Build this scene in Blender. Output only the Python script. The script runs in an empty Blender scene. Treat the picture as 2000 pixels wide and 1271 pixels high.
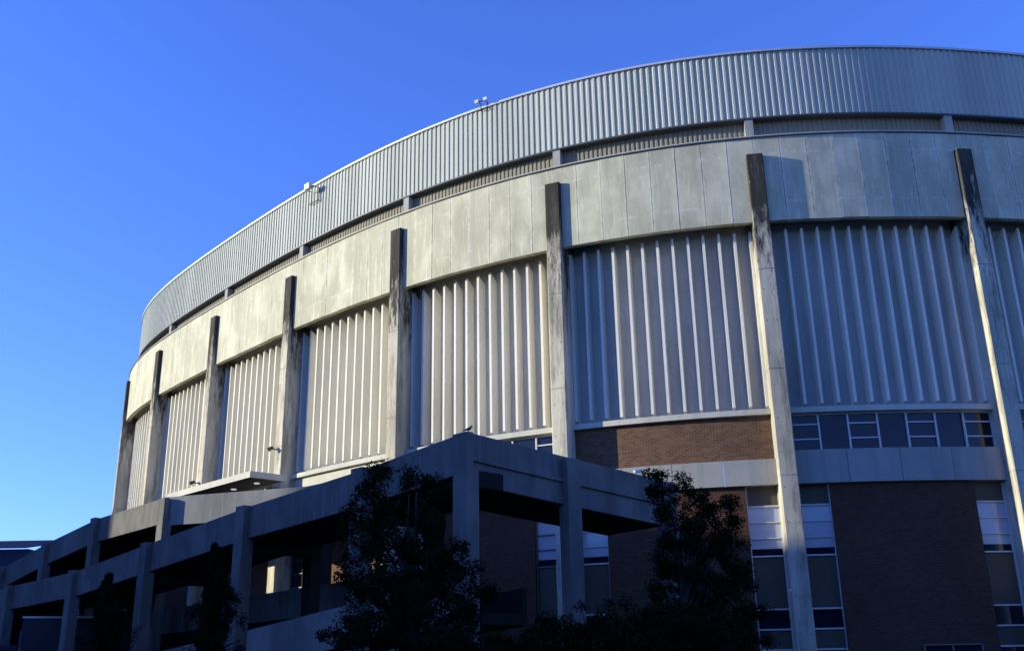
import bpy, math, random
import numpy as np
from mathutils import Vector, Matrix
random.seed(7); rng=np.random.default_rng(7)
scene=bpy.context.scene
EYE=1.6
# ------------------------------------------------------------------ materials
def newmat(name):
    m=bpy.data.materials.new(name); m.use_nodes=True
    nt=m.node_tree; b=nt.nodes['Principled BSDF']
    return m,nt,b
def N(nt,t,**k):
    n=nt.nodes.new(t)
    for a,v in k.items(): setattr(n,a,v)
    return n
def ramp(nt,fac,stops,interp='LINEAR'):
    r=N(nt,'ShaderNodeValToRGB'); r.color_ramp.interpolation=interp
    e=r.color_ramp.elements
    while len(e)<len(stops): e.new(.5)
    for i,(p,c) in enumerate(stops):
        e[i].position=p
        e[i].color=(c,c,c,1) if isinstance(c,(int,float)) else (*c,1)
    nt.links.new(fac,r.inputs[0]); return r.outputs[0]
def noise(nt,scale=(1,1,1),s=1.0,detail=6,rough=.6,off=(0,0,0)):
    tc=N(nt,'ShaderNodeTexCoord'); mp=N(nt,'ShaderNodeMapping')
    mp.inputs['Scale'].default_value=scale; mp.inputs['Location'].default_value=off
    nt.links.new(tc.outputs['Object'],mp.inputs[0])
    n=N(nt,'ShaderNodeTexNoise'); n.inputs['Scale'].default_value=s; n.inputs['Detail'].default_value=detail
    n.inputs['Roughness'].default_value=rough
    nt.links.new(mp.outputs[0],n.inputs[0]); return n.outputs[0]
def mix(nt,fac,a,b,mode='MIX'):
    m=N(nt,'ShaderNodeMix',data_type='RGBA',blend_type=mode)
    for s,v in ((m.inputs[0],fac),(m.inputs[6],a),(m.inputs[7],b)):
        if isinstance(v,(int,float)): s.default_value=v
        elif isinstance(v,tuple): s.default_value=(*v,1)
        else: nt.links.new(v,s)
    return m.outputs[2]
def math_(nt,op,a,b=0.0):
    m=N(nt,'ShaderNodeMath',operation=op)
    for s,v in ((m.inputs[0],a),(m.inputs[1],b)):
        if isinstance(v,(int,float)): s.default_value=v
        else: nt.links.new(v,s)
    return m.outputs[0]
def bump(nt,b,h,strength=.3,dist=.02):
    n=N(nt,'ShaderNodeBump'); n.inputs['Strength'].default_value=strength; n.inputs['Distance'].default_value=dist
    nt.links.new(h,n.inputs['Height']); nt.links.new(n.outputs[0],b.inputs['Normal'])
def concrete(name,base,dark=.55,streak=.5,rough=.9,tone=None,mildew=None,blotch=0.0,edge=False):
    m,nt,b=newmat(name)
    big=noise(nt,(1,1,.7),.35,5,.6)
    c=mix(nt,ramp(nt,big,[(.3,0),(.6,1)]),tuple(x*dark for x in base),base)
    st=noise(nt,(3.2,3.2,.12),1.0,6,.65,(3,1,0))
    c=mix(nt,math_(nt,'MULTIPLY',ramp(nt,st,[(.52,0),(.74,1)]),streak),c,tuple(x*.35 for x in base))
    fine=noise(nt,(1,1,1),9,5,.7)
    c=mix(nt,math_(nt,'MULTIPLY',ramp(nt,fine,[(.35,1),(.6,0)]),.2),c,tuple(x*.6 for x in base))
    if blotch:
        bl=noise(nt,(.9,.9,.6),.8,4,.55,(9,4,2))
        c=mix(nt,math_(nt,'MULTIPLY',ramp(nt,bl,[(.48,0),(.62,1)]),blotch),c,tuple(min(.75,x*1.25+.03) for x in base))
        bl2=noise(nt,(1.5,1.5,.35),.9,6,.65,(1,14,7))
        c=mix(nt,math_(nt,'MULTIPLY',ramp(nt,bl2,[(.48,0),(.70,1)]),blotch),c,tuple(x*.62 for x in base))
        ed=noise(nt,(5,5,.5),1.0,5,.7,(2,2,8))
        c=mix(nt,math_(nt,'MULTIPLY',ramp(nt,ed,[(.56,0),(.66,1)]),blotch*.8),c,tuple(min(.8,x*1.4+.05) for x in base))
    if edge:  # lime bloom along panel edges and two form lines, uv in 0..1 across each panel
        uv=N(nt,'ShaderNodeUVMap'); sx=N(nt,'ShaderNodeSeparateXYZ'); nt.links.new(uv.outputs[0],sx.inputs[0])
        w=math_(nt,'ABSOLUTE',math_(nt,'SUBTRACT',sx.outputs[0],.5))
        en=noise(nt,(1.3,1.3,1.3),1.6,6,.7,(5,0,5))
        f=math_(nt,'MULTIPLY',ramp(nt,w,[(.40,0),(.49,1)]),ramp(nt,en,[(.42,0),(.60,1)]))
        c=mix(nt,math_(nt,'MULTIPLY',f,.5),c,(.75,.75,.66))
        v1=math_(nt,'ABSOLUTE',math_(nt,'SUBTRACT',sx.outputs[1],.22)); v2=math_(nt,'ABSOLUTE',math_(nt,'SUBTRACT',sx.outputs[1],.80))
        v=math_(nt,'MINIMUM',v1,v2); en2=noise(nt,(2,2,.3),1.2,4,.7,(15,3,5))
        f=math_(nt,'MULTIPLY',ramp(nt,v,[(.006,1),(.02,0)]),ramp(nt,en2,[(.5,0),(.6,1)]))
        c=mix(nt,math_(nt,'MULTIPLY',f,.3),c,(.75,.75,.68))
    if tone:
        a=N(nt,'ShaderNodeAttribute',attribute_name='tone')
        c=mix(nt,1.0,c,ramp(nt,a.outputs['Fac'],[(0,tone[0]),(1,tone[1])]),'MULTIPLY')
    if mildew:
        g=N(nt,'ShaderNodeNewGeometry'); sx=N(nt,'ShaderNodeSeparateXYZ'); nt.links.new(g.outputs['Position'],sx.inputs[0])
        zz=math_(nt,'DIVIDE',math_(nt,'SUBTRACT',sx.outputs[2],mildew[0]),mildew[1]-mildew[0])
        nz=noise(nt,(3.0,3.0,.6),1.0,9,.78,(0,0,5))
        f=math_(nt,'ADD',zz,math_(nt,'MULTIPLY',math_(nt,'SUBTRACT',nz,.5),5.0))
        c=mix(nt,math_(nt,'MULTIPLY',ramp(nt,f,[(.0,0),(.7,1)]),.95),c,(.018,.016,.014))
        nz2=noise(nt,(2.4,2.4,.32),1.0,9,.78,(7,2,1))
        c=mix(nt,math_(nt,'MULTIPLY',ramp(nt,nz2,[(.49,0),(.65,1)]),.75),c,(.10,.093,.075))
    nt.links.new(c,b.inputs['Base Color']); b.inputs['Roughness'].default_value=rough
    b.inputs['Specular IOR Level'].default_value=.2
    bump(nt,b,fine,.25,.015)
    return m
def plain(name,col,rough=.6,metal=0,var=.25,scale=2.0,spec=.4):
    m,nt,b=newmat(name)
    n=noise(nt,(1,1,.5),scale,5,.6)
    c=mix(nt,n,tuple(x*(1-var) for x in col),tuple(min(1,x*(1+var)) for x in col))
    nt.links.new(c,b.inputs['Base Color']); b.inputs['Roughness'].default_value=rough
    b.inputs['Metallic'].default_value=metal; b.inputs['Specular IOR Level'].default_value=spec
    return m
M={}
M['band']=concrete('band_concrete',(.50,.485,.355),.85,.3,tone=(.92,1.06),blotch=.5,edge=True)
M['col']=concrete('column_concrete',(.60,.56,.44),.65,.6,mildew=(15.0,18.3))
M['fin']=concrete('louver_concrete',(.76,.735,.64),.88,.2,tone=(.92,1.06))
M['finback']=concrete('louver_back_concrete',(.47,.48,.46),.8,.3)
M['sill']=concrete('sill_concrete',(.56,.55,.47),.8,.3)
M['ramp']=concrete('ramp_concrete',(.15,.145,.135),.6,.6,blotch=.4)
M['rampshade']=concrete('ramp_shade_concrete',(.014,.014,.014),.6,.4)  # near-black copy of ramp concrete; shade beneath the decks put in the colour
M['terr']=concrete('terrace_concrete',(.26,.26,.24),.7,.5,blotch=.3)
M['apron']=concrete('apron_concrete',(.36,.36,.33),.75,.4)
M['joint']=plain('joint_grey',(.30,.295,.25),.9)
M['tan']=plain('tan_panel',(.080,.066,.046),.7,var=.15)
M['tanshade']=plain('shaded_tan_panel',(.03,.028,.024),.7,var=.15)  # tan panel's copy behind the ramp, darkened to stand in for shade
M['frame']=plain('white_frame',(.56,.57,.57),.5,var=.1)
M['framed']=plain('dull_and_shaded_frame',(.12,.12,.12),.5,var=.1)  # low-window frames; also the white frame darkened as painted shade behind the ramp
M['trim']=plain('dark_trim',(.07,.075,.08),.5)
M['flash']=plain('metal_flashing',(.55,.57,.58),.4,.4,var=.12)
M['soffit']=plain('soffit_brown',(.20,.17,.13),.8)
M['roof']=plain('roof_membrane',(.35,.35,.34),.9)
M['black']=plain('black_metal',(.02,.02,.022),.5)
M['rod']=plain('rod_metal',(.10,.11,.13),.5)
M['tyre']=plain('tyre_rubber',(.02,.02,.02),.8)
M['paint']=plain('truck_paint',(.010,.014,.030),.3,0,.05)
M['white']=plain('white_paint',(.7,.72,.75),.4,0,.05)
M['bark']=plain('bark',(.04,.036,.03),.9,0,.4,6)
M['chrome']=plain('chrome',(.5,.5,.5),.25,.9)
M['feather']=plain('pigeon_feather',(.06,.06,.07),.7)
M['farroof']=plain('far_roof_metal',(.03,.045,.09),1.0,spec=0)
m,nt,b=newmat('window_glass'); b.inputs['Base Color'].default_value=(.008,.011,.022,1); b.inputs['Roughness'].default_value=.06
b.inputs['Specular IOR Level'].default_value=.35
n=noise(nt,(1,1,1),1.2,2,.5); bump(nt,b,n,.05,.02); M['glass']=m
m,nt,b=newmat('blind_glass')
n=noise(nt,(1,1,1),.9,3,.5); c=mix(nt,n,(.32,.36,.42),(.50,.53,.58)); nt.links.new(c,b.inputs['Base Color']); b.inputs['Roughness'].default_value=.12; M['blind']=m
def metal(name,base):
    m,nt,b=newmat(name)
    n1=noise(nt,(1,1,.25),.5,5,.6); c=mix(nt,ramp(nt,n1,[(.35,0),(.7,1)]),tuple(x*.88 for x in base),base)
    n2=noise(nt,(7,7,.15),1.0,5,.7); c=mix(nt,math_(nt,'MULTIPLY',ramp(nt,n2,[(.5,0),(.75,1)]),.3),c,tuple(x*.6 for x in base))
    a=N(nt,'ShaderNodeAttribute',attribute_name='tone')
    c=mix(nt,1.0,c,ramp(nt,a.outputs['Fac'],[(0,.86),(1,1.1)]),'MULTIPLY')
    nt.links.new(c,b.inputs['Base Color']); b.inputs['Roughness'].default_value=.75; b.inputs['Metallic'].default_value=0; b.inputs['Specular IOR Level'].default_value=.2
    return m
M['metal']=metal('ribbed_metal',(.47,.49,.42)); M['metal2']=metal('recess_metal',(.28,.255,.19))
def brick(name,c1,c2,mo):
    m,nt,b=newmat(name)
    uv=N(nt,'ShaderNodeUVMap'); t=N(nt,'ShaderNodeTexBrick'); nt.links.new(uv.outputs[0],t.inputs[0])
    t.inputs['Scale'].default_value=1; t.inputs['Brick Width'].default_value=.22; t.inputs['Row Height'].default_value=.075
    t.inputs['Mortar Size'].default_value=.008; t.inputs['Mortar Smooth'].default_value=.2
    t.inputs['Color1'].default_value=(*c1,1); t.inputs['Color2'].default_value=(*c2,1); t.inputs['Mortar'].default_value=(*mo,1)
    n=noise(nt,(1,1,1),.5,3,.5); c=mix(nt,1.0,t.outputs[0],ramp(nt,n,[(.3,.88),(.7,1.06)]),'MULTIPLY')
    nt.links.new(c,b.inputs['Base Color']); b.inputs['Roughness'].default_value=.9; b.inputs['Specular IOR Level'].default_value=.1
    bump(nt,b,t.outputs[1],-.25,.006); return m
M['brick']=brick('brown_brick',(.095,.043,.027),(.06,.027,.019),(.10,.08,.06))
M['bricklit']=brick('sunlit_brown_brick',(.175,.093,.052),(.10,.053,.033),(.19,.145,.105))  # lighter copy of the brick; sunlight on the strip put in the colour
M['brick3']=brick('far_wall_brick',(.17,.09,.05),(.11,.055,.035),(.15,.11,.08))
def foliage(name,a,bc):
    m,nt,b=newmat(name)
    at=N(nt,'ShaderNodeAttribute',attribute_name='tone')
    c=mix(nt,at.outputs['Fac'],a,bc); nt.links.new(c,b.inputs['Base Color']); b.inputs['Roughness'].default_value=.85
    b.inputs['Specular IOR Level'].default_value=.02
    return m
M['leaf']=foliage('leaf_green',(.004,.007,.003),(.018,.027,.010))
M['conifer']=foliage('conifer_green',(.004,.007,.004),(.012,.02,.009))
m,nt,b=newmat('lamp_glow'); b.inputs['Emission Color'].default_value=(.8,.9,1,1); b.inputs['Emission Strength'].default_value=.6; M['lamp']=m
# ------------------------------------------------------------------ mesh builder
class MB:
    def __init__(s): s.v=[];s.f=[];s.uv=[];s.mi=[];s.tone=[];s.mats=[]
    def mat(s,k):
        if k not in s.mats: s.mats.append(k)
        return s.mats.index(k)
    def quad(s,pts,k,uv=None,tone=.5):
        i=len(s.v); s.v+= [tuple(p) for p in pts]; s.f.append(tuple(range(i,i+len(pts))))
        s.uv+= uv if uv else [(0,0)]*len(pts); s.mi.append(s.mat(k)); s.tone.append(tone)
    def hexa(s,b,t,k,tone=.5):
        """b,t: 4 bottom and 4 top corners, counter-clockwise from above"""
        d=[0]
        for i in range(4): d.append(d[-1]+(Vector(b[(i+1)%4])-Vector(b[i])).length)
        s.quad([b[3],b[2],b[1],b[0]],k,tone=tone,uv=[(p[0],p[1]) for p in (b[3],b[2],b[1],b[0])])
        s.quad(t,k,tone=tone,uv=[(p[0],p[1]) for p in t])
        for i in range(4):
            j=(i+1)%4
            s.quad([b[i],b[j],t[j],t[i]],k,tone=tone,uv=[(d[i],b[i][2]),(d[i+1],b[j][2]),(d[i+1],t[j][2]),(d[i],t[i][2])])
    def box(s,c,x,y,hx,hy,z0,z1,k,tone=.5):
        P=[(c[0]+x[0]*a*hx+y[0]*e*hy,c[1]+x[1]*a*hx+y[1]*e*hy) for a,e in ((-1,-1),(1,-1),(1,1),(-1,1))]
        if x[0]*y[1]-x[1]*y[0]<0: P=P[::-1]
        s.hexa([(*p,z0) for p in P],[(*p,z1) for p in P],k,tone)
    def tube(s,pts,rad,k,n=7,tone=.5,cap=True):
        pts=[Vector(p) for p in pts]; rings=[]
        for i,p in enumerate(pts):
            d=(pts[min(i+1,len(pts)-1)]-pts[max(i-1,0)]).normalized()
            a=d.cross(Vector((0,0,1)) if abs(d.z)<.9 else Vector((1,0,0))).normalized(); b_=d.cross(a)
            rings.append([p+(a*math.cos(2*math.pi*j/n)+b_*math.sin(2*math.pi*j/n))*rad[i] for j in range(n)])
        for i in range(len(rings)-1):
            for j in range(n):
                q=(j+1)%n
                s.quad([rings[i][j],rings[i+1][j],rings[i+1][q],rings[i][q]],k,tone=tone)
        if cap: s.quad(rings[0],k,tone=tone); s.quad(rings[-1][::-1],k,tone=tone)
    def obj(s,name,parent=None,label=None,smooth=False,**props):
        me=bpy.data.meshes.new(name); me.from_pydata(s.v,[],s.f)
        for k in s.mats: me.materials.append(M[k])
        me.polygons.foreach_set('material_index',s.mi)
        u=me.uv_layers.new(name='UVMap'); u.data.foreach_set('uv',np.array(s.uv,dtype=np.float32).ravel())
        a=me.attributes.new('tone','FLOAT','FACE'); a.data.foreach_set('value',np.array(s.tone,dtype=np.float32))
        if smooth: me.polygons.foreach_set('use_smooth',[True]*len(s.f))
        me.update()
        o=bpy.data.objects.new(name,me); scene.collection.objects.link(o)
        if parent: o.parent=parent
        if label: o['label']=label
        for k,v in props.items(): o[k]=v
        return o
def thing(name,label,cat,group=None,loc=(0,0,0)):
    e=bpy.data.objects.new(name,None); scene.collection.objects.link(e); e['label']=label; e['category']=cat
    if group: e['group']=group
    return e
# ------------------------------------------------------------------ plan curve of the arena
K=[-.1093,.1751,.10441,-.033756,.002694]
def slope(u):
    if u<-.2: return .17
    if u>7.2: return .30
    return K[1]+2*K[2]*u+3*K[3]*u*u+4*K[4]*u**3
US=np.arange(-640,1100+1)/64.0
th=np.zeros(len(US)); i0=int(np.argmin(abs(US)))
th[i0]=K[0]
for i in range(i0+1,len(US)): th[i]=th[i-1]+slope((US[i]+US[i-1])/2)/64
for i in range(i0-1,-1,-1): th[i]=th[i+1]-slope((US[i]+US[i+1])/2)/64
dx=-np.cos(th)*8; dy=np.sin(th)*8
cx=np.concatenate([[0],np.cumsum((dx[1:]+dx[:-1])/2/64)]); cy=np.concatenate([[0],np.cumsum((dy[1:]+dy[:-1])/2/64)])
px=cx-cx[i0]+17.384; py=cy-cy[i0]+33.745
def fr(u):
    x=np.interp(u,US,px); y=np.interp(u,US,py); t=np.interp(u,US,th)
    return (float(x),float(y)),(-math.sin(t),-math.cos(t)),(-math.cos(t),math.sin(t))
def P(u,off,z):
    p,n,t=fr(u); return (p[0]+n[0]*off,p[1]+n[1]*off,z)
def strip(mb,u0,u1,off,z0,z1,k,n=8,tone=.5):
    us=np.linspace(u0,u1,n+1)
    for a,b in zip(us[:-1],us[1:]):
        mb.quad([P(b,off,z0),P(a,off,z0),P(a,off,z1),P(b,off,z1)],k,[(-b*8,z0),(-a*8,z0),(-a*8,z1),(-b*8,z1)],tone)
def sbox(mb,u0,u1,o0,o1,z0,z1,k,n=8,tone=.5,uvn=False):
    us=np.linspace(u0,u1,n+1)
    for a,b in zip(us[:-1],us[1:]):
        uv=[(0,0),(1,0),(1,1),(0,1)] if uvn else [(-b*8,z0),(-a*8,z0),(-a*8,z1),(-b*8,z1)]
        mb.quad([P(b,o1,z0),P(a,o1,z0),P(a,o1,z1),P(b,o1,z1)],k,uv,tone)
        mb.quad([P(a,o0,z0),P(b,o0,z0),P(b,o0,z1),P(a,o0,z1)],k,[(-a*8,z0),(-b*8,z0),(-b*8,z1),(-a*8,z1)],tone)
        mb.quad([P(b,o1,z1),P(a,o1,z1),P(a,o0,z1),P(b,o0,z1)],k,None,tone)
        mb.quad([P(b,o0,z0),P(a,o0,z0),P(a,o1,z0),P(b,o1,z0)],k,None,tone)
    mb.quad([P(u0,o0,z0),P(u0,o0,z1),P(u0,o1,z1),P(u0,o1,z0)],k,[(o0,z0),(o0,z1),(o1,z1),(o1,z0)],tone)
    mb.quad([P(u1,o1,z0),P(u1,o1,z1),P(u1,o0,z1),P(u1,o0,z0)],k,[(o1,z0),(o1,z1),(o0,z1),(o0,z0)],tone)
Z_FT,Z_FB,Z_BT,Z_BB,Z_CT,Z_LB,Z_WB=24.6,21.65,20.5,16.98,19.76,9.69,7.18
UA,UB=-4,11
arena=thing('arena','large oval concrete and brick arena with ribbed metal top','arena')
mb=MB(); prof=[(0,0),(.12,0),(.15,.042),(.23,.042),(.26,0)]
rib=.26; nr=int((UB-UA)*8/rib); tn=.5
for r in range(nr):
    u=UA+r*rib/8
    if r%4==0: tn=random.choice([.3,.45,.5,.55,.65,.8])
    for a,b in zip(prof[:-1],prof[1:]):
        ua,ub=u+a[0]/8,u+b[0]/8
        mb.quad([P(ub,-.53+b[1],Z_FB),P(ua,-.53+a[1],Z_FB),P(ua,-.53+a[1],Z_FT),P(ub,-.53+b[1],Z_FT)],'metal',None,tn)
mb.obj('metal_fascia',arena,'ribbed pale grey metal fascia around the roof edge')
mb=MB(); sbox(mb,UA,UB,-.75,-.42,Z_FT,Z_FT+.09,'flash',150); mb.obj('roof_flashing',arena)
mb=MB(); sbox(mb,UA,UB,-.60,-.45,Z_FB-.07,Z_FB,'trim',150)
us=np.linspace(UA,UB,151)
for a,b in zip(us[:-1],us[1:]): mb.quad([P(b,-1.6,Z_FB-.03),P(a,-1.6,Z_FB-.03),P(a,-.6,Z_FB-.03),P(b,-.6,Z_FB-.03)],'trim')
mb.obj('fascia_soffit',arena)
mb=MB(); pts=[P(u,-.7,Z_FT-.1) for u in np.linspace(-9.5,16.5,160)]
c=(sum(p[0] for p in pts)/160,sum(p[1] for p in pts)/160,Z_FT+3.5)
for a,b in zip(pts,pts[1:]+pts[:1]): mb.quad([b,a,c],'roof')
mb.obj('roof',arena)
for ua,ub in ((-9.5,UA),(UB,16.5)):
    mb=MB(); strip(mb,ua,ub,-.53,0,Z_FT,'apron',30); mb.obj('rear_wall',arena)
mb=MB(); prof=[(0,0),(.08,0),(.10,.03),(.18,.03),(.20,0)]
for r in range(int((UB-UA)*8/.2)):
    u=UA+r*.2/8
    for a,b in zip(prof[:-1],prof[1:]):
        ua,ub=u+a[0]/8,u+b[0]/8
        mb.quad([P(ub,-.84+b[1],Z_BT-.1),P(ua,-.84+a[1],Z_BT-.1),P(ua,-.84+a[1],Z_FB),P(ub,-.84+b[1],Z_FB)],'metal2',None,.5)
mb.obj('recessed_wall',arena,'recessed ribbed metal wall below the fascia')
mb=MB(); npan=8
strip(mb,UA,UB,-.10,Z_BB+.02,Z_BT-.02,'joint',(UB-UA)*8)
for i in range(UA,UB):
    for j in range(npan):
        a=i+j/npan+.0010; b=i+(j+1)/npan-.0010
        o=-.055+random.uniform(-.007,.007)
        sbox(mb,a,b,-.30,o,Z_BB+random.uniform(-.012,.012),Z_BT,'band',1,random.random(),uvn=True)
mb.obj('concrete_panel_band',arena,'weathered beige concrete panels with vertical joints')
mb=MB(); sbox(mb,UA,UB,-1.2,.0,Z_BT,Z_BT+.05,'trim',150); sbox(mb,UA,UB,-1.2,-.03,Z_BT+.05,Z_BT+.10,'sill',150)
mb.obj('cornice',arena)
mb=MB(); sbox(mb,UA,UB,-1.2,-.31,Z_BB+.25,Z_BB+.5,'soffit',150); mb.obj('band_soffit',arena)
for i in range(UA,UB+1):
    p,n,t=fr(i)
    mb=MB(); mb.box((p[0]-n[0]*.66,p[1]-n[1]*.66),t,n,.16,.165,Z_BT+.10,Z_FB-.07,'apron'); mb.obj('support_post',arena)
    mb=MB(); h=.31
    zs=[0,3.6,7.4,11.2,15.0,Z_CT+random.uniform(-.03,.03)]
    for z0,z1 in zip(zs[:-1],zs[1:]):
        sec=[(-h,-1.3),(-h,.12),(-h+.03,.15),(h-.03,.15),(h,.12),(h,-1.3)]
        Q=[(p[0]+t[0]*a+n[0]*b,p[1]+t[1]*a+n[1]*b) for a,b in sec]
        for k in range(5):
            mb.quad([(*Q[k+1],z0+.012),(*Q[k],z0+.012),(*Q[k],z1-.012),(*Q[k+1],z1-.012)],'col')
        sec2=[(a*.97,b-.015 if b>0 else b) for a,b in sec]
        Q2=[(p[0]+t[0]*a+n[0]*b,p[1]+t[1]*a+n[1]*b) for a,b in sec2]
        for k in range(5): mb.quad([(*Q2[k+1],z1-.012),(*Q2[k],z1-.012),(*Q2[k],z1+.012),(*Q2[k+1],z1+.012)],'joint')
    mb.quad([(*q,zs[-1]-.012) for q in Q],'col')
    for z in np.arange(1.0,15,1.2):
        for a in (-.17,.17):
            c_=Vector((p[0]+t[0]*a+n[0]*.153,p[1]+t[1]*a+n[1]*.153,z))
            T=Vector((*t,0))*.022; U=Vector((0,0,.022)); mb.quad([c_+T-U,c_-T-U,c_-T+U,c_+T+U],'soffit')
    mb.obj('column',arena)
for i in range(UA,UB):
    a0=i+.31/8; b0=i+1-.31/8
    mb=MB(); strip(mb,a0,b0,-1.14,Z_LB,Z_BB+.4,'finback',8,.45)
    nf=13
    for j in range(nf):
        u=i+(j+.62)/(nf+.25); w=.052/8; tn=random.uniform(.3,.75); zt=Z_BB-.10+random.uniform(-.02,.02); zb=Z_LB+.36+random.uniform(-.015,.015)
        b=[P(u+w*1.3,-1.14,zb-.1),P(u-w*1.0,-1.14,zb-.1),P(u-w,-.66,zb),P(u+w,-.66,zb)]
        tt=[P(u+w*1.3,-1.14,zt-.30),P(u-w*1.0,-1.14,zt-.30),P(u-w,-.66,zt),P(u+w,-.66,zt)]
        mb.hexa(b[::-1],tt[::-1],'fin',tn)
    mb.obj('louver_screen',arena,'screen of vertical pale concrete fins between columns')
    mb=MB(); sbox(mb,a0,b0,-1.2,-.42,Z_LB,Z_LB+.20,'sill',8); mb.obj('sill',arena)
    if i in (1,):
        mb=MB(); strip(mb,a0,b0,-.62,Z_WB+.9,Z_LB,'bricklit',8); mb.obj('brick_spandrel',arena)
    elif i==3:
        mb=MB(); strip(mb,a0,b0,-.62,Z_WB+1.15,Z_LB,'sill',8); mb.obj('concrete_spandrel',arena)
    else:
        mb=MB(); f0=-.72;z0=Z_WB+1.15
        sbox(mb,a0,b0,f0-.06,f0+.05,z0,z0+.06,'frame',8); sbox(mb,a0,b0,f0-.06,f0+.05,Z_LB-.06,Z_LB,'frame',8)
        for j in range(8):
            u=a0+(b0-a0)*j/7; sbox(mb,u-.03/8,u+.03/8,f0-.05,f0+.06,z0+.06,Z_LB-.06,'frame',1)
            if j<7 and j%2==0:
                u2=a0+(b0-a0)*(j+1)/7
                for zz in (z0+.42,z0+.95): sbox(mb,u+.03/8,u2-.03/8,f0-.04,f0+.04,zz,zz+.045,'frame',1)
        w=mb.obj('strip_window',arena,'white framed strip window under the louvers')
        mb=MB(); strip(mb,a0,b0,f0-.03,z0,Z_LB,'glass',7); mb.obj('glass_pane',w)
    mb=MB(); zt=Z_WB+(.9 if i==1 else 1.15)
    for j in range(4):
        q0=a0+(b0-a0)*j/4+.0012; q1=a0+(b0-a0)*(j+1)/4-.0012
        sbox(mb,q0,q1,-1.0,-.38,Z_WB,zt,'apron',2,random.random())
    mb.obj('apron_panel',arena)
    wl=1.15/8
    mb=MB(); sbox(mb,a0+wl,b0-wl,-1.1,-.55,0,Z_WB,'brick3' if i in(3,4) else 'brick',6); mb.obj('brick_wall',arena)
    if i in (0,-2,2):
        mb=MB(); s0,s1=i+.26,i+.51
        sbox(mb,s0,s1,-.56,-.49,1.78,1.82,'framed',2); sbox(mb,s0,s1,-.56,-.49,.55,.62,'framed',2)
        for q in (s0,(s0+s1)/2,s1-.05/8): sbox(mb,q,q+.05/8,-.56,-.50,.62,1.78,'framed',1)
        w=mb.obj('low_window',arena); mb=MB(); strip(mb,s0,s1,-.53,.6,1.8,'glass',2); mb.obj('glass_pane',w)
    for (s0,s1) in ((a0,a0+wl),(b0-wl,b0)):
        mb=MB(); o=-.72; bl='blind' if i<=2 else 'glass'; fk='frame' if i<=1 else 'framed'; tk='tan' if i<=2 else 'tanshade'  # bays behind the ramp get dark panes, frames and panels as painted shade
        segs=[(6.45,7.18,'tan'),(4.75,6.45,bl),(3.0,4.75,'tan'),(2.35,3.0,'glass'),(1.7,2.35,'tan'),(.9,1.7,'glass'),(0,.9,'tan')]
        for z0,z1,k in segs:
            sbox(mb,s0,s1,o-.05,o+.05,z0,z0+.05,fk,1)
            if k in('blind','glass') and z0>4:
                for q in (.36,.68): sbox(mb,s0+.03/8,s1-.03/8,o-.04,o+.04,z0+(z1-z0)*q,z0+(z1-z0)*q+.035,fk,1)
        for q in (s0+.02/8,s1-.02/8): sbox(mb,q-.02/8,q+.02/8,o-.04,o+.06,0.06,Z_WB-.01,fk,1)
        w=mb.obj('stacked_window',arena)
        for z0,z1,k in segs:
            mb=MB()
            if k!='tan':
                zz=z0
                if k=='blind':
                    strip(mb,s0,s1,o-.02,z0,z0+.28,'glass',1); zz=z0+.28
                strip(mb,s0,s1,o-.02,zz,z1,k,1); mb.obj('glass_pane',w)
            else:
                strip(mb,s0,s1,o-.01,z0,z1,tk,1); mb.obj('spandrel_panel',w)
# canopy
ca=[(-11.6,42.9),(-17.2,48.7)]; A=Vector((*ca[0],0)); B=Vector((*ca[1],0)); tv=(B-A).normalized(); nv=Vector((-tv.y,tv.x,0)); nv=nv if nv.dot(Vector((1,1,0)))>0 else -nv
def slab(mb,A,B,nv,w,z0,z1,k):
    q=[A,A+nv*w,B+nv*w,B]
    ar=sum(q[i].x*q[(i+1)%4].y-q[(i+1)%4].x*q[i].y for i in range(4))
    if ar<0:q=q[::-1]
    mb.hexa([(v.x,v.y,z0) for v in q],[(v.x,v.y,z1) for v in q],k)
mb=MB(); slab(mb,A,B,nv,1.75,9.32,9.60,'sill')
cano=mb.obj('entrance_canopy',arena,'flat concrete entrance canopy with small downlights')
mb=MB(); slab(mb,A+nv*.12+tv*.12,B+nv*.12-tv*.12,nv,1.5,9.29,9.318,'soffit'); mb.obj('canopy_soffit',cano)
for q in (.12,.38,.66):
    c_=A+(B-A)*q+nv*.9
    mb=MB(); mb.tube([(c_.x,c_.y,9.285),(c_.x,c_.y,9.25)],[.13,.12],'lamp',12); mb.obj('downlight',cano)
# ------------------------------------------------------------------ ramps
Fn=Vector((.70,.71,0))
front=[(-27.2,50.0,3.2),(-22.7,45.5,3.46),(-17.9,41.0,3.66),(-13.3,36.3,4.17),(-8.62,31.7,4.73),(-4.2,27.1,5.02),(-1.2,24.4,5.44)]
back=[(-36.5,63.4,3.6),(-32.1,59.1,4.4),(-28.0,55.1,5.2),(-23.9,51.05,6.0),(-19.8,47.0,6.6),(-14.9,42.2,6.8)]
def wallseg(mb,p,q,h,th_,nv,k,ext=0):
    a=Vector((p[0],p[1],0)); b=Vector((q[0],q[1],0)); n=nv*th_
    A_=[a,b,b+n,a+n]; zt=[p[2]+EYE,q[2]+EYE,q[2]+EYE,p[2]+EYE]
    ar=sum(A_[i].x*A_[(i+1)%4].y-A_[(i+1)%4].x*A_[i].y for i in range(4))
    bb=[(v.x,v.y,z-h) for v,z in zip(A_,zt)]; tt=[(v.x,v.y,z) for v,z in zip(A_,zt)]
    if ar<0: bb=bb[::-1]; tt=tt[::-1]
    mb.hexa(bb,tt,k)
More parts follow.
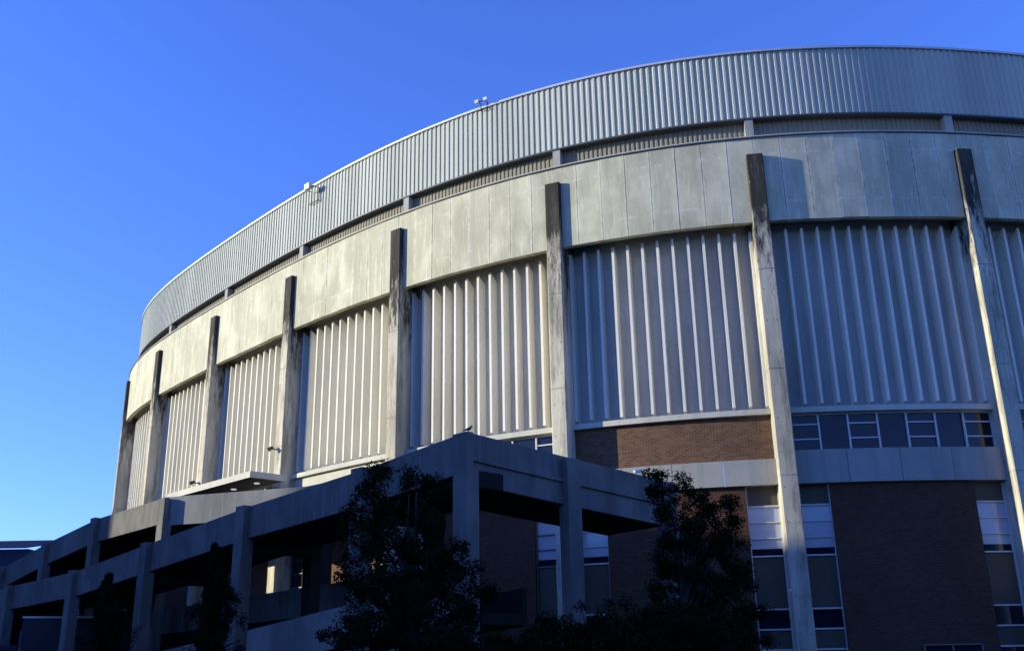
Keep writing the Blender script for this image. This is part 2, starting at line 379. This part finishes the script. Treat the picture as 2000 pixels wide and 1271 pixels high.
def flight(root,line,width,h=1.0,nv=Fn,pill=True,name='pillar',inner=True,pw=.26,skip=(),k='ramp',inpill=True,top=.03,cross=True):
    mb=MB()
    for p,q in zip(line[:-1],line[1:]): wallseg(mb,p,q,h,.18,nv,k)
    mb.obj('parapet',root)
    mb=MB()
    for p,q in zip(line[:-1],line[1:]):
        n=nv*.18
        wallseg(mb,(p[0]+n.x,p[1]+n.y,p[2]-h+.32),(q[0]+n.x,q[1]+n.y,q[2]-h+.32),.30,width-.36,nv,'rampshade')
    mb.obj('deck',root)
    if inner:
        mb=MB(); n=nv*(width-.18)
        for p,q in zip(line[:-1],line[1:]): wallseg(mb,(p[0]+n.x,p[1]+n.y,p[2]-.15),(q[0]+n.x,q[1]+n.y,q[2]-.15),h-.15,.18,nv,'rampshade')
        mb.obj('parapet',root)
    if pill:
        for i,p in enumerate(line):
            if i in skip: continue
            t=Vector((-nv.y,nv.x,0)); tp=top if i<len(line)-1 else -.06
            mb=MB(); c_=Vector((p[0],p[1],0))-nv*.112
            mb.box((c_.x,c_.y),(t.x,t.y),(nv.x,nv.y),pw,.11,0,p[2]+EYE+tp,k)
            c3=Vector((p[0],p[1],0))+nv*.09
            mb.box((c3.x,c3.y),(t.x,t.y),(nv.x,nv.y),pw,.09,0,p[2]+EYE-h-.005,k); mb.obj(name,root)
            if inpill and i<len(line)-1:
                c2=Vector((p[0],p[1],0))+nv*(width-.3)
                mb=MB(); mb.box((c2.x,c2.y),(t.x,t.y),(nv.x,nv.y),pw*.9,.2,0,p[2]+EYE-h-.40,'rampshade'); mb.obj(name,root)
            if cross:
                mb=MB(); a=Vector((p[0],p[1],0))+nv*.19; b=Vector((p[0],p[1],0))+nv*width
                mb.box(((a.x+b.x)/2,(a.y+b.y)/2),(t.x,t.y),(nv.x,nv.y),.2,width/2-.12,p[2]+EYE-h-.40,p[2]+EYE-h+.015,'rampshade'); mb.obj('cross_beam',root)
r1=thing('concrete_ramp','long concrete pedestrian ramp on square pillars in shade','ramp')
flight(r1,front,2.9)
end=(4.3,28.25,4.76); mid=(1.45,26.26,5.10)
dv=Vector((end[0]+1.2,end[1]-24.4,0)).normalized(); nv2=Vector((-dv.y,dv.x,0))
r2=thing('concrete_landing','concrete corner landing with parapet descending beside the arena','ramp')
flight(r2,[(-1.2,24.4,5.44),mid,end],2.6,1.28,nv2,skip=(0,),pw=.22,inpill=False,top=-.06,cross=False)
mb=MB()
for p,q in ((( -1.2,24.4,5.44),mid),(mid,end)):
    p2=(p[0]-nv2.x*.07,p[1]-nv2.y*.07,p[2]-.62); q2=(q[0]-nv2.x*.07,q[1]-nv2.y*.07,q[2]-.62)
    wallseg(mb,p2,q2,.09,.068,nv2,'ramp')
mb.obj('ledge',r2)
r3=thing('upper_ramp','higher concrete ramp leading to the arena entrance','ramp')
flight(r3,back,3.2,1.08)
mb=MB(); wallseg(mb,(-14.9,42.2,6.8),(-9.3,40.3,6.78),1.2,.18,Vector((.35,.94,0)),'terr')
wallseg(mb,(-9.3,40.3,6.78),(-5.0,38.7,6.76),1.2,.18,Vector((.35,.94,0)),'terr'); mb.obj('parapet',r3,'pale concrete parapet of the entrance terrace')
mb=MB(); q=[(-14.8,42.4),(-9.2,40.5),(-5.0,38.9),(-5.0,40.0),(-9.5,44),(-15.2,49)]
zz=6.8+EYE-1.2
mb.quad([(x,y,zz) for x,y in q[::-1]],'rampshade'); mb.quad([(x,y,zz+.28) for x,y in q],'rampshade'); mb.obj('terrace_deck',r3)
mb=MB(); mb.box((-7.6,40.0),(.94,-.35),(.35,.94),.2,.2,0,6.8+EYE-1.2,'rampshade'); mb.obj('pillar',r3)
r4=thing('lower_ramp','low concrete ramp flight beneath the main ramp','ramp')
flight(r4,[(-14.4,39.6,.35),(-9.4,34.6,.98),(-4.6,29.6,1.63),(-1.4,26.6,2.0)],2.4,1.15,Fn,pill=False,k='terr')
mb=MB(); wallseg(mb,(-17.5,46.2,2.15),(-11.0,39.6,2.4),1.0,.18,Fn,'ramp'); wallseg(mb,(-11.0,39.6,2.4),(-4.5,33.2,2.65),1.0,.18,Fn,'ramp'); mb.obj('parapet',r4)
mb=MB(); wallseg(mb,(-17.37,46.33,1.4),(-11.0+.13,39.73,1.65),1.2+EYE,.2,Fn,'rampshade'); wallseg(mb,(-10.87,39.73,1.65),(-4.37,33.33,1.9),1.2+EYE,.2,Fn,'rampshade'); mb.obj('shade_backing_wall',r4)  # added dark wall standing in for the shade beneath the ramp
# ------------------------------------------------------------------ vegetation
def leaves(centres,radii,counts,size,zsq=.8):
    V=[];T=[]
    for c,r,n in zip(centres,radii,counts):
        d=rng.normal(size=(n,3)); d/=np.linalg.norm(d,axis=1)[:,None]+1e-9
        rad=r*rng.random(n)**.5*(1+.45*rng.random(n))
        p=np.array(c)+d*rad[:,None]*np.array([1,1,zsq])
        a=rng.normal(size=(n,3)); a/=np.linalg.norm(a,axis=1)[:,None]
        b=np.cross(a,rng.normal(size=(n,3))); b/=np.linalg.norm(b,axis=1)[:,None]
        s=size*(.6+.8*rng.random(n))[:,None]
        q=np.stack([p-a*s,p+b*s*.45,p+a*s,p-b*s*.45],1)
        V.append(q.reshape(-1,3)); T.append(np.clip(.45+.35*d[:,2]+rng.normal(size=n)*.2+rng.normal()*.15,0,1))
    return np.concatenate(V),np.concatenate(T)
def leafobj(name,V,T,k,parent):
    me=bpy.data.meshes.new(name); n=len(V)//4
    me.from_pydata(V.tolist(),[],np.arange(n*4).reshape(n,4).tolist()); me.materials.append(M[k])
    a=me.attributes.new('tone','FLOAT','FACE'); a.data.foreach_set('value',T.astype(np.float32))
    o=bpy.data.objects.new(name,me); scene.collection.objects.link(o); o.parent=parent; return o
def tree(name,label,base,lobes,dens=1.0,size=.036,trunk_r=.11,k='leaf',cat='tree',group=None,lean=0):
    root=thing(name,label,cat,group); x,y=base
    mb=MB(); top=max(l[2] for l in lobes)
    tp=[(x,y,0),(x+.05,y,.8),(x-.06+lean*.4,y+.03,top*.4),(x+lean*.8,y,top*.7),(x+lean,y,top*.92)]
    mb.tube(tp,[trunk_r*1.4,trunk_r,trunk_r*.8,trunk_r*.5,trunk_r*.15],'bark',8)
    C=[];Rr=[];Cn=[]
    for (lx,ly,lz,lr) in lobes:
        h=max(.6,min(top*.75,lz*.55)); t=h/(top*.92)
        s0=Vector((x+lean*t,y,h)); e=Vector((x+lx,y+ly,lz)); m_=(s0+e)/2+Vector((random.uniform(-.1,.1),random.uniform(-.1,.1),.12))
        mb.tube([s0,m_,e],[trunk_r*.4,trunk_r*.25,trunk_r*.08],'bark',5)
        nc=max(7,int(lr*lr*70*dens))
        for _ in range(nc):
            d=Vector((random.gauss(0,1),random.gauss(0,1),random.gauss(0,1))).normalized()*lr*random.uniform(.15,1.25)
            c_=e+Vector((d.x,d.y,d.z*.9)); r=random.uniform(.07,.235)
            C.append(tuple(c_)); Rr.append(r); Cn.append(int(3200*r*r)+14)
            if random.random()<.4: mb.tube([e,(e+c_)/2+Vector((0,0,.04)),c_],[.018,.012,.004],'bark',4,cap=False)
    mb.obj('trunk',root)
    V,T=leaves(C,Rr,Cn,size); leafobj('crown',V,T,k,root)
    return root
tree('broadleaf_tree','dark dense tree growing in front of the concrete ramp',(-2.0,20.0),
 [(-.75,0,5.25,.26),(-.95,0,4.9,.32),(-.15,.1,5.05,.28),(.1,.1,4.8,.34),(-1.15,0,4.45,.36),(-.5,0,4.4,.5),(.25,0,4.2,.42),(-.95,0,3.8,.5),(-.15,.1,3.7,.7),(.6,0,3.5,.45),(.95,.1,3.25,.4),
  (-1.1,0,3.0,.5),(-.3,.1,2.9,.8),(.5,0,2.8,.7),(1.05,0,2.5,.45),(1.35,.2,2.9,.25),(-1.2,0,2.1,.6),(-.4,0,2.0,.8),(.5,0,1.9,.8),(1.2,0,1.6,.7),(-1.3,0,1.3,.6),(-.3,0,.9,.8),(.8,0,.8,.8),(-.2,.4,2.4,.8),(.1,.4,3.1,.6)],1.15,.036,.12)
tree('broadleaf_tree','upright dark tree with an open top beside the landing',(4.25,24.6),
 [(-.7,0,5.85,.24),(-.7,0,5.5,.26),(-.35,0,5.45,.36),(.05,0,5.55,.26),(.35,0,5.25,.28),(1.0,0,5.15,.22),(1.1,0,4.75,.22),(.55,0,4.9,.38),(-.55,0,4.9,.38),(0,0,4.7,.5),(.9,0,4.3,.42),(-.6,0,4.3,.36),(-.2,.2,4.2,.5),(.4,.3,4.0,.6),(1.0,0,3.7,.42),
  (-.6,0,3.6,.38),(-.9,0,3.0,.34),(-.1,.1,3.5,.5),(.2,.1,2.9,.6),(.9,.2,3.1,.6),(1.25,0,2.6,.5),(-.9,0,2.3,.5),(.3,.0,2.3,.7),(1.0,0,1.9,.75),(1.2,0,1.3,.6),(.2,0,1.4,.7),(-.8,0,1.6,.6),(-.4,.2,2.2,.6)],1.15,.038,.08,lean=-.4)
gs='shrubs growing along the foot of the ramp'
for (x,y,z,r) in ((-.9,19.6,1.5,.7),(-.1,19.9,1.75,.7),(.7,20.3,1.85,.7),(1.4,20.6,2.0,.7),(2.2,21,2.1,.75),(3.1,21.3,2.1,.8),(3.8,21.6,1.9,.75)):
    tree('shrub','dark leafy shrub beneath the trees',(x,y),[(0,0,z,r*.8),(-.5,0,z-.3,r*.85),(.5,0,z-.3,r*.85),(-.3,-.2,z*.5,r),(.4,-.2,z*.5,r),(.5,0,.5,r*.8),(-.5,0,.5,r*.8)],.9,.042,.05,cat='shrub',group=gs)
def cypress(x,y,H,r,label,seed):
    root=thing('cypress_tree',label,'tree'); mb=MB(); mb.tube([(x,y,0),(x,y,H*.5),(x,y,H*.97)],[.1,.06,.01],'bark',6); mb.obj('trunk',root)
    C=[];R_=[];n=[]
    for _ in range(300):
        z=H*random.random()**.8; f=z/H; a=random.uniform(0,6.28)
        rr=r*min(1,(1-f)*1.9+.05)*(.6+.4*math.sin(z*4+a*2+seed))
        q=rr*random.uniform(.1,1.2); C.append((x+math.cos(a)*q+.12*math.sin(z*2+seed),y+math.sin(a)*q,z)); R_.append(.08+.16*(1-f)); n.append(120)
    V,T=leaves(C,R_,n,.038,1.6); leafobj('crown',V,T,'conifer',root)
cypress(-8.9,30.0,4.9,.95,'narrow dark conifer standing before the ramp pillars',1.0)
cypress(-13.2,33.0,4.35,.9,'small dark conifer standing before the ramp pillars',2.6)
# ------------------------------------------------------------------ truck
tr=thing('box_truck','dark blue box truck parked under the ramp','truck')
h=Vector((-.93,-.37,0)).normalized(); s=Vector((-h.y,h.x,0)); O=Vector((-20.6,45.2,0))
def tb(a0,a1,b0,b1,z0,z1,k,mb,slant=0):
    b=[O+h*a+s*c for a,c in ((a0,b0),(a1,b0),(a1,b1),(a0,b1))]
    t=[O+h*a+s*c for a,c in ((a0,b0),(a1-slant,b0),(a1-slant,b1),(a0,b1))]
    mb.hexa([(v.x,v.y,z0) for v in b],[(v.x,v.y,z1) for v in t],k)
mb=MB(); tb(-2.6,1.0,-1.1,1.1,.95,3.6,'paint',mb); tb(-2.64,1.04,-1.14,1.14,3.6,3.68,'white',mb); tb(-2.64,1.04,-1.12,1.12,.85,.95,'black',mb); mb.obj('cargo_box',tr)
mb=MB(); tb(1.1,2.9,-1.0,1.0,.6,1.55,'paint',mb,.05); tb(1.1,2.5,-1.0,1.0,1.55,2.5,'paint',mb,.45); mb.obj('cab',tr)
mb=MB(); tb(1.35,2.3,-1.01,1.01,1.62,2.3,'glass',mb,.35); tb(1.5,2.52,-.88,.88,1.6,2.35,'glass',mb,.42); mb.obj('window',tr)
mb=MB(); tb(2.9,3.02,-1.0,1.0,.45,.75,'chrome',mb); mb.obj('bumper',tr)
for b in (-.7,.7):
    mb=MB(); tb(2.88,2.95,b-.16,b+.16,.9,1.1,'white',mb); mb.obj('headlight',tr)
for a in (-1.7,2.0):
    for b in (-.95,.95):
        c_=O+h*a+s*b; mb=MB(); mb.tube([c_-s*.13+Vector((0,0,.46)),c_+s*.13+Vector((0,0,.46))],[.46,.46],'tyre',20); w=mb.obj('wheel',tr)
        mb=MB(); mb.tube([c_-s*.14+Vector((0,0,.46)),c_+s*.14+Vector((0,0,.46))],[.24,.24],'chrome',14); mb.obj('rim',w)
# ------------------------------------------------------------------ small fixtures
def bracket(u,z,label,sc=.55,heads=(0,),lift=.4):
    r=thing('roof_floodlight',label,'floodlight'); mb=MB(); p=Vector(P(u,-.38,z)); _,n,t=fr(u); n=Vector((*n,0)); t=Vector((*t,0))
    H=Vector((0,0,.45*sc))
    for sg in (1,-1): mb.tube([p-n*.05+t*.3*sc*sg-H,p-n*.05+t*.3*sc*sg+H*lift,p+n*.3*sc+t*.3*sc*sg+H*lift],[.025]*3,'black',6)
    for q in (lift,-.9): mb.tube([p+n*.3*sc*(1 if q>0 else 0)+t*.38*sc+H*q,p+n*.3*sc*(1 if q>0 else 0)-t*.38*sc+H*q],[.025]*2,'black',6)
    mb.obj('bracket',r)
    for hh in heads:
        mb=MB(); c_=p+n*.35*sc+H*lift+t*hh; mb.box((c_.x,c_.y),(t.x,t.y),(n.x,n.y),.17*sc,.1*sc,c_.z-.1*sc,c_.z+.16*sc,'flash'); mb.obj('lamp_head',r)
bracket(2.43,Z_FT+.12,'pair of small floodlights on a bracket on the roof edge',.55,(-.22,.22))
bracket(3.86,Z_FT-.55,'floodlight bracket hanging over the ribbed fascia',1.1,(0,),.5)
for u in (.1,.62,1.3,2.3,2.42,2.75,3.2):
    r=thing('lightning_rod','thin metal lightning rod on the roof edge','lightning rod','lightning rods along the roof edge'); mb=MB(); p=P(u,-.6,Z_FT+.08)
    mb.tube([p,(p[0],p[1],p[2]+.30)],[.012,.006],'rod',6); mb.obj('rod',r)
    mb=MB(); mb.tube([p,(p[0],p[1],p[2]+.05)],[.04,.03],'rod',8); mb.obj('base',r)
for u,z in ((4,11.1),(5.0,10.6)):
    r=thing('wall_floodlight','small dark floodlight fixed to a concrete column','floodlight','floodlights on the columns'); p,n,t=fr(u); n=Vector((*n,0)); t=Vector((*t,0)); c_=Vector((*p,z))+n*.15+t*.2
    mb=MB(); mb.tube([c_,c_+n*.2],[.03,.03],'black',6); mb.obj('arm',r)
    mb=MB(); d=c_+n*.26; mb.tube([d+Vector((0,0,.08))-n*.08,d+n*.12-Vector((0,0,.05))],[.06,.11],'black',10); mb.obj('lamp_head',r)
r=thing('security_camera','small white security camera on the landing parapet','camera')
c_=Vector((3.3,27.5,4.86+EYE))-nv2*.1
mb=MB(); mb.tube([c_,c_-nv2*.12+Vector((0,0,.03))],[.02,.02],'white',6); mb.obj('bracket',r)
mb=MB(); d=c_-nv2*.14; mb.tube([d+dv*.14+Vector((0,0,.05)),d-dv*.14],[.05,.045],'white',10); mb.obj('body',r)
r=thing('pigeon','dark pigeon perched on the ramp parapet corner','bird')
mb=MB(); bx,by,bz=-1.15,24.5,5.44+EYE; s_=.7
mb.tube([(bx+a*s_,by,bz+b_*s_) for a,b_ in ((-.2,.08),(-.1,.10),(0,.13),(.07,.17),(.09,.22),(.12,.24),(.16,.23))],[r_*s_ for r_ in (.012,.035,.062,.05,.03,.032,.006)],'feather',9)
mb.tube([(bx-.01,by+.02,bz),(bx-.01,by+.02,bz+.07)],[.005]*2,'feather',5); mb.tube([(bx+.01,by-.02,bz),(bx+.01,by-.02,bz+.07)],[.005]*2,'feather',5); mb.obj('body',r,smooth=True)
# ------------------------------------------------------------------ distant building, and unseen halls added to block light
def building(name,label,x0,x1,y0,y1,z,wins=True,k='brick',roofk='roof'):
    r=thing(name,label,'building'); mb=MB(); mb.box(((x0+x1)/2,(y0+y1)/2),(1,0),(0,1),(x1-x0)/2,(y1-y0)/2,0,z,k); mb.obj('wall',r)
    mb=MB(); mb.box(((x0+x1)/2,(y0+y1)/2),(1,0),(0,1),(x1-x0)/2+.05,(y1-y0)/2+.05,z,z+.4,roofk); mb.obj('roof',r)
    if wins:
        mb=MB()
        for zz in np.arange(1.2,z-2,3.4):
            for yy in np.arange(y0+2,y1-2,3.2): mb.box((x1+.03,yy),(1,0),(0,1),.06,.7,zz,zz+1.5,'glass')
            if y1<0:
                for xx in np.arange(x0+2,x1-2,3.2): mb.box((xx,y1+.03),(1,0),(0,1),.7,.06,zz,zz+1.5,'glass')
        if mb.f: mb.obj('window_row',r)
    return r
building('unseen_light_blocker','unseen tall brick block added to shade the ramp and landing',-95,-70,-30,37.9,21.6)  # added out of view; its height sets the shade line on the ramp
building('unseen_low_blocker','unseen low brick block added to let sun patches reach the terrace',-95,-70,38.05,43.95,16.5,False)  # added out of view, kept low so sun passes onto terrace and wall
building('unseen_light_blocker','unseen long brick block added to shade the upper ramp',-95,-70,44.1,100,20.0)  # added out of view to keep the upper ramp in shade
building('unseen_light_blocker','unseen brick block added to darken reflections in the windows',-60,70,-62,-40,14)  # added behind the camera to block horizon glow in the glass
r=building('metal_roof_building','low distant building with a ribbed dark metal roof',-95,-56.5,116,140,14.2,False,'farroof','farroof')
mb=MB()
for k in range(77):
    xx=-95+k*.5
    mb.hexa([(xx,115.6,14.65),(xx+.46,115.6,14.65),(xx+.46,128,16.8),(xx,128,16.8)],[(xx,115.6,14.75),(xx+.46,115.6,14.75),(xx+.46,128,17.0),(xx,128,17.0)],'farroof',random.random())
mb.obj('metal_roof',r)
# ------------------------------------------------------------------ ground
m,nt,b=newmat('grass'); n=noise(nt,(1,1,1),.6,8,.7); c=mix(nt,n,(.025,.04,.012),(.06,.075,.025)); nt.links.new(c,b.inputs['Base Color']); b.inputs['Roughness'].default_value=.95; M['grass']=m
M['asphalt']=plain('asphalt',(.05,.05,.05),.9,0,.3,1.5); M['pave']=concrete('pavement_concrete',(.25,.25,.23),.8,0)
mb=MB(); mb.quad([(-3000,-3000,0),(3000,-3000,0),(3000,3000,0),(-3000,3000,0)],'grass'); mb.obj('ground',kind='structure')
mb=MB(); mb.quad([(-60,-8,.004),(60,-8,.004),(60,6,.004),(-60,6,.004)],'asphalt')
for x in range(-58,60,6): mb.quad([(x,-1.1,.008),(x+3,-1.1,.008),(x+3,-.95,.008),(x,-.95,.008)],'white')
mb.obj('road',kind='structure')
mb=MB(); mb.box((0,7.5),(1,0),(0,1),60,1.5,-.1,.13,'pave'); mb.obj('pavement',kind='structure')
mb=MB(); mb.quad([(-34,40,.005),(-17.5,40,.005),(-17.5,60,.005),(-34,60,.005)],'asphalt'); mb.obj('parking_area',kind='structure')
# ------------------------------------------------------------------ light
EL=math.radians(12.0); AZ=math.radians(268)
sd=Vector((math.sin(AZ)*math.cos(EL),math.cos(AZ)*math.cos(EL),math.sin(EL)))
L=bpy.data.lights.new('sun','SUN'); L.energy=7.0; L.angle=math.radians(.5); L.color=(1,.93,.67)
lo=bpy.data.objects.new('sun',L); scene.collection.objects.link(lo); lo.rotation_euler=(-sd).to_track_quat('-Z','Y').to_euler()
w=bpy.data.worlds.new('World'); scene.world=w; w.use_nodes=True; nt=w.node_tree
bg=nt.nodes['Background']; sky=nt.nodes.new('ShaderNodeTexSky'); sky.sky_type='NISHITA'; sky.sun_disc=False
sky.sun_elevation=EL; sky.sun_rotation=AZ; sky.air_density=1.0; sky.dust_density=.1; sky.ozone_density=2.5
tint=nt.nodes.new('ShaderNodeMix'); tint.data_type='RGBA'; tint.blend_type='MULTIPLY'; tint.inputs[0].default_value=1
tint.inputs[7].default_value=(.84,1.20,2.75,1)
nt.links.new(sky.outputs[0],tint.inputs[6]); nt.links.new(tint.outputs[2],bg.inputs[0]); bg.inputs[1].default_value=.15
# ------------------------------------------------------------------ camera
cd=bpy.data.cameras.new('camera'); cd.lens=1922.8/2000*36; cd.sensor_width=36; cd.clip_end=8000; cd.clip_start=.1
co=bpy.data.objects.new('camera',cd); scene.collection.objects.link(co)
co.matrix_world=Matrix.Translation((0,0,EYE))@Matrix.Rotation(math.pi/2+.3260,4,'X')@Matrix.Rotation(-.0180,4,'Z')
scene.camera=co
scene.view_settings.view_transform='Standard'; scene.view_settings.look='None'; scene.view_settings.exposure=0
